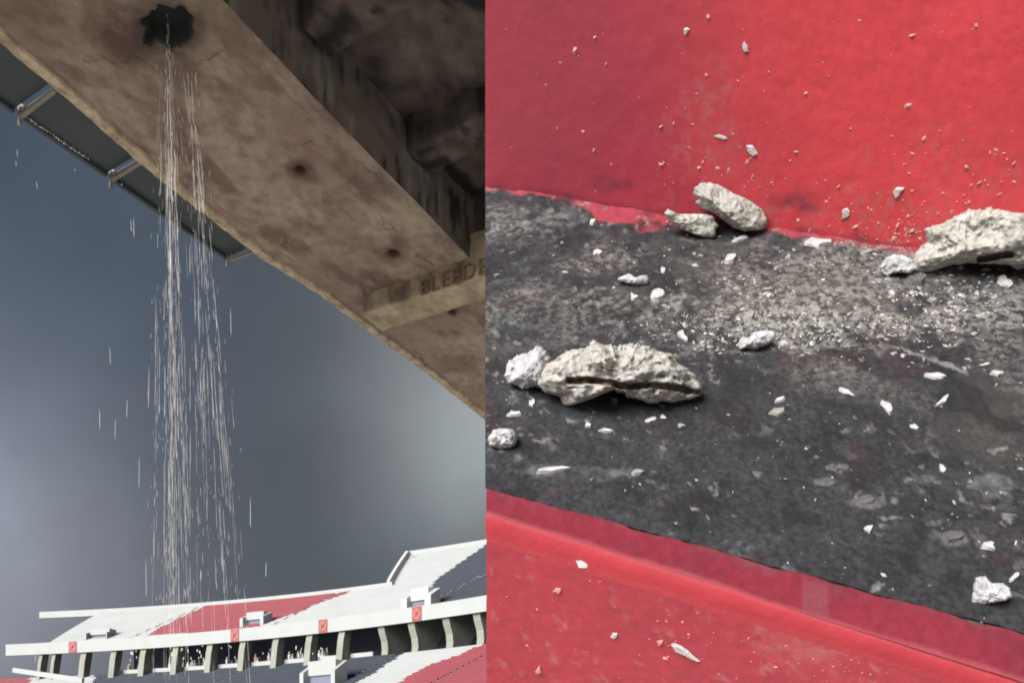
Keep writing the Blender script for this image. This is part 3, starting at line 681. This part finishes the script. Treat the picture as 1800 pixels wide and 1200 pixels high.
# ------------------------------------------------------------------ rubble
def rock(name, label, outline, thick, m='rock', seed=0., rough=1., na=150, nr=34, slit=None, pores=.5, flat=.6, ridge=None, soft=1, group='broken concrete chunks on the step', pinkk=0., base_y=None):
    cx = sum(p[0] for p in outline) / len(outline); cy = sum(p[1] for p in outline) / len(outline)
    yb = base_y or max(p[1] for p in outline)
    r0 = ray(cx, cy).normalized(); Pb = on_tread(cx, yb - 2); q0 = Pb
    sc = (Pb - CAM).length / F
    def rad(a):
        dx, dy = math.cos(a), math.sin(a); best = 1e-3
        for i in range(len(outline)):
            (x1_, y1_), (x2_, y2_) = outline[i - 1], outline[i]; ex, ey = x2_ - x1_, y2_ - y1_
            den = dx * ey - dy * ex
            if abs(den) < 1e-9: continue
            tt = ((x1_ - cx) * ey - (y1_ - cy) * ex) / den; uu = ((x1_ - cx) * dy - (y1_ - cy) * dx) / den
            if tt > 0 and 0 <= uu <= 1: best = max(best, tt)
        return best
    rads = [rad(2 * math.pi * k / na) for k in range(na)]
    if soft: rads = [(rads[k - 1] + 2 * rads[k] + rads[(k + 1) % na]) / 4 for k in range(na)]
    V = []; A = dict(pore=[], rust=[], pinkish=[]); org = hit(cx, cy, q0, r0)
    def add(rho, k, front):
        a = 2 * math.pi * k / na; rr = rads[k] * rho
        jr = 1 + (.085 * fbm((math.cos(a) * 3, math.sin(a) * 2, seed), 2.6, 4) * rough if rho > .6 else 0)
        x, y = cx + math.cos(a) * rr * jr, cy + math.sin(a) * rr * jr
        p = hit(x, y, q0, r0); e = max(0., 1 - rho ** 2.6) ** flat
        po = ru = 0.
        if front:
            h = thick * e
            h += thick * e * .48 * fbm((x * .03, y * .03, seed), .9, 3) * rough + (.0022 * fbm((x * .10, y * .10, seed + 4), 1., 5) + 0.002 * abs(noise.noise(Vector((x * .16, y * .16, seed + 9))))) * rough * min(1, e * 2)
            stp = thick * .26; hf = (h + .004 * fbm((x * .05, y * .05, seed + 30), 1., 3)) / stp; fl_ = math.floor(hf)    # layered breakage
            h = .68 * h + .32 * (fl_ + sst(.3, .7, hf - fl_)) * stp * min(1, e * 3) if e > 0 else h
            if ridge:
                dd = dseg((x, y), ridge[0], ridge[1]); h += thick * ridge[2] * max(0, 1 - dd / ridge[3]) * e
            cv = noise.noise(Vector((x * .085, y * .105, seed + 20))); po = sst(.36, .50, cv) * pores * sst(.0, .3, e); h -= .005 * po
            if slit:
                wob = 3 * fbm((x * .03, y * .03, seed), 1, 3)
                dm = min(dseg((x, y + wob), a_, b_) for a_, b_ in zip(slit, slit[1:])); sk = 1 - sst(3.5, 7.0, dm); h -= .017 * sk; ru = 1 - sst(4.0, 7.5, dm)
            p = p - r0 * h
        else:
            tp = on_tread(x, y); dist = max(0., (tp - p).dot(r0)) + .002
            p = p + r0 * (min(dist, thick * (.2 + 1.1 * e)) if e > 0 else 0)
        V.append(p - org); A['pore'].append(po); A['rust'].append(ru); A['pinkish'].append(pinkk * sst(.0, .6, noise.noise(Vector((x * .03, y * .03, seed)))))
    add(0, 0, True)
    for j in range(1, nr + 1):
        for k in range(na): add((j / nr) ** .8, k, True)
    nb = max(4, nr // 4); sb = len(V)
    for j in range(nb - 1, 0, -1):
        for k in range(na): add(j / nb, k, False)
    add(0, 0, False); lastv = len(V) - 1
    Fc = [(0, 1 + (k + 1) % na, 1 + k) for k in range(na)]
    rings_ = nr + nb - 1
    for j in range(rings_ - 1):
        a0 = 1 + j * na; b0 = a0 + na
        for k in range(na): k2 = (k + 1) % na; Fc.append((a0 + k, a0 + k2, b0 + k2, b0 + k))
    a0 = 1 + (rings_ - 1) * na
    for k in range(na): Fc.append((a0 + k, a0 + (k + 1) % na, lastv))
    o = link(name, V, Fc, M[m], None, True, A, org)
    return tag(o, label, 'rubble', group)

rock('concrete_chunk', 'large pale concrete chunk split by a long dark brown slot', 
     [(962, 640), (985, 622), (1012, 614), (1032, 610), (1046, 599), (1062, 605), (1085, 609), (1108, 604), (1135, 606), (1158, 613), (1178, 622), (1190, 636), (1205, 645), (1220, 662), (1236, 674), (1240, 688), (1228, 700), (1200, 703), (1165, 707), (1130, 706), (1105, 699), (1090, 689), (1075, 686), (1050, 697), (1022, 706), (1003, 713), (985, 702), (966, 688), (952, 676), (955, 655)],
     .045, 'rock', 1.3, 1., 250, 46, [(1003, 667), (1030, 668), (1090, 676), (1150, 677), (1190, 682), (1224, 690)], .75, .55, pinkk=.3)
rock('concrete_chunk', 'white crumbly lump touching the left end of the slotted chunk',
     [(888, 660), (892, 640), (905, 626), (930, 618), (946, 609), (960, 616), (968, 632), (972, 655), (968, 676), (955, 682), (935, 680), (920, 685), (903, 676), (890, 674)], .030, 'rockw', 4.1, 1.2, 110, 24, pores=.2)
rock('concrete_chunk', 'tilted pale slab of mortar leaning on the red wall above the black step',
     [(1219, 328), (1240, 321), (1262, 324), (1290, 340), (1318, 352), (1340, 368), (1350, 385), (1348, 398), (1330, 406), (1308, 407), (1288, 400), (1272, 388), (1262, 380), (1248, 372), (1232, 366), (1222, 356), (1228, 346), (1218, 342)],
     .024, 'rock', 7.7, .7, 200, 34, None, .35, .3, ridge=((1222, 330), (1312, 404), 1.0, 34), soft=0, base_y=407)
rock('concrete_chunk', 'flat jagged cream fragment lying left of the tilted mortar slab',
     [(1166, 374), (1176, 367), (1190, 376), (1212, 376), (1234, 376), (1252, 378), (1262, 396), (1256, 418), (1238, 417), (1218, 411), (1200, 403), (1188, 394), (1176, 388)], .013, 'rock', 9.2, .9, 140, 22, None, .25, .28, soft=0)
rock('concrete_chunk', 'big grey green wedge of concrete against the red wall at the right',
     [(1592, 470), (1604, 455), (1615, 440), (1628, 422), (1624, 404), (1640, 398), (1668, 386), (1690, 373), (1722, 366), (1752, 368), (1780, 372), (1812, 378), (1830, 400), (1826, 450), (1812, 466), (1788, 468), (1766, 464), (1742, 464), (1700, 462), (1660, 470), (1632, 478), (1600, 480)],
     .034, 'rock', 12.9, .9, 260, 36, [(1722, 456), (1745, 450), (1776, 446)], .2, .34, ridge=((1610, 460), (1790, 420), .45, 30), soft=0)
rock('concrete_chunk', 'small white lump at the left tip of the grey green wedge',
     [(1545, 470), (1556, 454), (1570, 447), (1592, 449), (1606, 458), (1612, 472), (1600, 481), (1580, 479), (1568, 481), (1560, 487), (1550, 482)], .016, 'rockw', 13.7, .9, 110, 18, pores=.1, flat=.35, soft=0)
rock('concrete_chunk', 'upright white sliver at the right end of the grey green wedge',
     [(1790, 422), (1800, 414), (1812, 424), (1812, 455), (1800, 472), (1788, 476), (1774, 466), (1782, 448)], .011, 'rockw', 15.2, .8, 90, 14, pores=.1, flat=.3, soft=0)
rock('concrete_chunk', 'rounded grey pebble of mortar below the white crumbly lump',
     [(857, 768), (868, 755), (885, 752), (902, 754), (910, 766), (908, 780), (895, 788), (878, 789), (862, 784)], .020, 'rockw', 17.1, 1.0, 80, 18, pores=.4)
rock('concrete_chunk', 'bright white angular stone in the lower right corner of the black step',
     [(1706, 1060), (1714, 1014), (1732, 1012), (1744, 1024), (1764, 1024), (1776, 1034), (1780, 1048), (1768, 1056), (1748, 1058), (1730, 1062)], .015, 'rockw', 21.4, .7, 140, 20, pores=.15, flat=.28, soft=0)
rock('concrete_chunk', 'two lobed white crumb cluster in the dusty middle of the step',
     [(1296, 606), (1304, 592), (1316, 594), (1326, 583), (1346, 580), (1366, 583), (1364, 596), (1346, 607), (1326, 615), (1312, 611), (1300, 616)], .014, 'rockw', 23.0, 1.0, 70, 14, pores=.3)
rock('concrete_chunk', 'long low white scrap left of the dusty patch',
     [(1080, 490), (1096, 485), (1106, 480), (1118, 488), (1132, 482), (1142, 490), (1138, 500), (1120, 502), (1100, 498)], .009, 'rockw', 25.0, .8, 60, 12, pores=.1)

def chip(px, py, wx, hy_, ang, place, m='chip', hk=.16, label=None, group='loose plaster chips', seed=0, name='plaster_chip'):
    """a small irregular broken flake lying on a face"""
    rng = random.Random(int(px * 131 + py)); o = place(px, py)
    nrm = {on_tread: TN, on_riser: -TW, on_face: NF}.get(place, NF)
    n = 9; V = []; ring0 = []; ring1 = []
    ca_, sa_ = math.cos(R(ang)), math.sin(R(ang))
    kk = [rng.uniform(.5, 1.35) for _ in range(n)]
    def pt(a, k): 
        x, y = math.cos(a) * wx / 2 * k, math.sin(a) * hy_ / 2 * k
        return place(px + x * ca_ - y * sa_, py + x * sa_ + y * ca_)
    size = (place(px + wx / 2, py) - place(px - wx / 2, py)).length; sz2 = (place(px, py + hy_ / 2) - place(px, py - hy_ / 2)).length
    hgt = min(size, sz2) * hk + .001
    for k in range(n): V.append(pt(2 * math.pi * k / n, kk[k]) - nrm * .001 - o)
    for k in range(n): V.append(pt(2 * math.pi * k / n + .1, kk[k] * rng.uniform(.66, .97)) + nrm * hgt * rng.uniform(.8, 1.05) - o)
    V.append(pt(rng.uniform(0, 6), .2) + nrm * hgt * rng.uniform(1.0, 1.15) - o)
    Fc = []
    for k in range(n):
        k2 = (k + 1) % n; Fc.append((k, k2, n + k2, n + k)); Fc.append((n + k, n + k2, 2 * n))
    return V, Fc, o, nrm, m
def chip_obj(label, px, py, wx, hy_, ang=0, place=None, m='chip', hk=.16, name='plaster_chip', group='loose plaster chips'):
    V, Fc, o, nrm, m = chip(px, py, wx, hy_, ang, place or on_tread, m, hk)
    ob = link(name, V, Fc, M[m], None, False, None, o); return tag(ob, label, 'chip', group)
on_nos = lambda x, y: hit(x, y, P3, NN_)
T_, RI, FA = on_tread, on_riser, on_face
CH = [
 ('small white chip beside the base of the red wall, left end of the step', 1043, 349, 20, 10, 0, T_, 'chip'),
 ('white dot of plaster right of the pale scuffed patch', 1042, 390, 13, 9, 0, T_, 'chip'),
 ('slanted white flake on bare black step above the long low scrap', 1051, 446, 20, 11, -28, T_, 'chip'),
 ('round white lump below the long low scrap', 1114, 524, 20, 14, 0, T_, 'chip'),
 ('round grey lump beside the round white lump below the scrap', 1155, 519, 28, 18, -6, T_, 'chip'),
 ('tiny white chip above the round grey lump', 1166, 475, 12, 10, 0, T_, 'chip'),
 ('bright white sliver under the tilted mortar slab', 1300, 421, 30, 8, -14, T_, 'chip'),
 ('pinkish white flake in front of the tilted mortar slab', 1285, 457, 32, 16, -16, T_, 'chip'),
 ('flat bright white flake by the foot of the red wall', 1436, 430, 48, 14, 0, T_, 'chip'),
 ('pale chip left of the big grey green wedge', 1523, 445, 18, 10, -10, T_, 'chip'),
 ('grey half disc under the tip of the grey green wedge', 1610, 495, 38, 20, 6, T_, 'chipg'),
 ('white pebble below the right end of the grey green wedge', 1766, 498, 26, 22, 20, T_, 'chip'),
 ('white crumb right below the tip of the grey green wedge', 1568, 516, 12, 10, 40, T_, 'chip'),
 ('white shard at the upper left rim of the dusty patch', 1200, 592, 26, 11, 48, T_, 'chip'),
 ('white lump right of the two lobed cluster', 1376, 605, 20, 13, 8, T_, 'chip'),
 ('pale pebble at the back of the dusty middle', 1432, 547, 26, 14, 10, T_, 'chip'),
 ('grey flake just above the two lobed cluster', 1318, 556, 30, 15, -20, T_, 'chip'),
 ('pale tilted flake at the dusty right side of the step', 1637, 529, 20, 10, 6, T_, 'chip'),
 ('curved white flake below the long scratch', 1642, 661, 36, 9, 4, T_, 'chip'),
 ('jagged white crumb at the right end of the long scratch', 1752, 657, 28, 10, 2, T_, 'chip'),
 ('thin white twig of plaster above the jagged crumb', 1732, 642, 26, 7, -14, T_, 'chip'),
 ('crooked white scrap in the middle of the black step', 1486, 689, 36, 9, 26, T_, 'chip'),
 ('bright white pebble right of the crooked scrap', 1557, 718, 30, 18, 34, T_, 'chip'),
 ('slanted white splinter right of the bright pebble', 1657, 706, 36, 11, -38, T_, 'chip'),
 ('brightest rectangular flake in front of the dusty middle', 1365, 725, 30, 15, -5, T_, 'chip'),
 ('thin white flake just above the brightest rectangular flake', 1370, 702, 24, 9, -12, T_, 'chip'),
 ('white pebble below and right of the bright pebble', 1606, 752, 16, 10, 34, T_, 'chip'),
 ('white dot near the front of the step in clean charcoal', 1656, 824, 14, 10, 38, T_, 'chip'),
 ('white crumb alone on the front half of the step', 1527, 929, 16, 12, -6, T_, 'chip'),
 ('white pebble above the angular corner stone', 1737, 960, 24, 17, 0, T_, 'chip'),
 ('small white sliver right of the angular corner stone', 1783, 1014, 18, 9, -32, T_, 'chip'),
 ('upright white chip just below the white crumbly lump', 936, 710, 12, 17, 0, T_, 'chip'),
 ('flat white flake above the rounded grey pebble', 904, 727, 28, 8, -6, T_, 'chip'),
 ('white elongated chip below the slotted chunk', 1144, 740, 22, 10, -14, T_, 'chip'),
 ('small white pebble beside the elongated chip below the slotted chunk', 1165, 735, 14, 10, -10, T_, 'chip'),
 ('white dot of plaster below the slotted chunk near its middle', 1033, 747, 12, 10, 0, T_, 'chip'),
 ('thin flat white chip below the dot of plaster', 1065, 757, 26, 8, 2, T_, 'chip'),
 ('broad smeared white flake near the front left of the step', 968, 827, 62, 13, -6, T_, 'chip'),
 ('small pale flake at the end of the smeared patch', 1120, 830, 22, 11, -4, T_, 'chip'),
 ('small chip near the right end of the slotted chunk', 1196, 749, 16, 9, 0, T_, 'chip'),
 ('grey oval flake in the front right of the step', 1676, 946, 46, 22, 2, T_, 'chipg'),
 ('dark grey flake in the front middle of the step', 1518, 881, 40, 15, -6, T_, 'chipg'),
 ('white chip stuck on the red wall, larger of two in a pair', 1323, 266, 28, 15, 52, RI, 'chip'),
 ('white chip on the red wall just above the tilted mortar slab', 1267, 240, 22, 9, 12, RI, 'chip'),
 ('narrow white chip high on the red wall', 1310, 84, 9, 22, -14, RI, 'chip'),
 ('round white chip high on the red wall', 1206, 55, 12, 15, 14, RI, 'chip'),
 ('biggest white chip low on the red wall near the wedge', 1577, 337, 24, 18, -30, RI, 'chip'),
 ('white chip low on the red wall at the dusty corner', 1486, 376, 16, 20, 10, RI, 'chip'),
 ('square white chip resting on the red nosing of the step', 1025, 988, 24, 20, 4, on_nos, 'chip'),
 ('crooked white splinter on the lower red wall', 1206, 1146, 52, 13, 32, FA, 'chip'),
 ('white dot beside the crooked splinter on the lower red wall', 1161, 1128, 12, 11, 0, FA, 'rcrumb'),
 ('white dot on the lower red wall below the nosing', 1080, 1115, 12, 11, 0, FA, 'chip'),
 ('pale chip at the left of the lower red wall', 980, 1036, 13, 11, 0, FA, 'rcrumb'),
 ('pale chip at the bottom left of the lower red wall', 948, 1176, 13, 13, 0, FA, 'rcrumb'),
]
for (lb, px, py, a, b, an, pl, mm) in CH:
    if mm == 'chip' and 'white' not in lb: mm = 'chipm'
    chip_obj(lb, px, py, a, b, an, pl, mm)

def crumbs(name, label, spots, place, m):
    V = []; Fc = []
    nrm = {on_tread: TN, on_riser: -TW, on_face: NF}[place]
    for (px, py, s) in spots:
        o = place(px, py); k = len(V); r = s / 2 * (o - CAM).length / F
        a = E1; b = nrm.cross(E1)
        an = random.uniform(0, 6.3); st = random.uniform(.45, 1.0); ax = random.uniform(0, 3.14); ca_, sa_ = math.cos(ax), math.sin(ax)
        for q in range(6):
            t = an + q * 2 * math.pi / 6; rr = r * random.uniform(.5, 1.5); u_, v_ = math.cos(t) * rr * 1.3, math.sin(t) * rr * st
            V.append(o + a * (u_ * ca_ - v_ * sa_) + b * (u_ * sa_ + v_ * ca_) - nrm * .0006)
        V.append(o + nrm * r * random.uniform(.25, .8) + a * r * random.uniform(-.4, .4))
        for q in range(6): Fc.append((k + q, k + (q + 1) % 6, k + 6))
    return tag(link(name, V, Fc, M[m], None), label, 'crumbs', kind='stuff')
sp = []
while len(sp) < 2300:
    c = random.random()
    if c < .56: x, y = random.gauss(1380, 130), random.gauss(562, 30)
    elif c < .74: x, y = random.gauss(1700, 80), random.gauss(552, 36)
    elif c < .84: x, y = random.gauss(1420, 150), random.gauss(470, 30)
    else: x, y = random.uniform(856, 1810), random.uniform(340, 1090)
    if not (855 < x < 1830 and L1(x) + 4 < y < L2(x) - 4): continue
    sp.append((x, y, min(10, 2. + random.expovariate(1 / 1.9))))
crumbs('grey_crumbs', 'fine grey mortar crumbs and dust scattered over the black step', sp[:1950], on_tread, 'crumb')
crumbs('white_crumbs', 'scattered tiny white plaster specks on the black step', sp[1950:], on_tread, 'chip')
sp = []
while len(sp) < 460:
    c = random.random()
    if c < .42: x, y = random.gauss(1560, 90), L1(1560) - random.expovariate(1 / 32.)
    elif c < .60: x, y = random.gauss(1270, 90), 330 - random.expovariate(1 / 70.)
    elif c < .8: x, y = random.gauss(1700, 90), 420 - random.expovariate(1 / 90.)
    else: x, y = random.uniform(880, 1800), 420 * random.random() ** .6
    if not (858 < x < 1830 and 0 < y < L1(x) - 2): continue
    sp.append((x, y, min(9, 1.6 + random.expovariate(1 / 1.6))))
crumbs('wall_crumbs', 'pale pink dusted crumbs stuck to the red wall', sp, on_riser, 'rcrumb')
sp = []
while len(sp) < 170:
    c = random.random()
    x, y = (random.gauss(1450, 70), L4(1450) + 20 + random.gauss(20, 22)) if c < .35 else (random.uniform(858, 1500), random.uniform(960, 1200))
    if x > 856 and y > L4(x) + 8: sp.append((x, y, min(9, 2.0 + random.expovariate(1 / 1.6))))
crumbs('lower_wall_crumbs', 'pale crumbs stuck to the red wall under the nosing', sp, on_face, 'rcrumb')
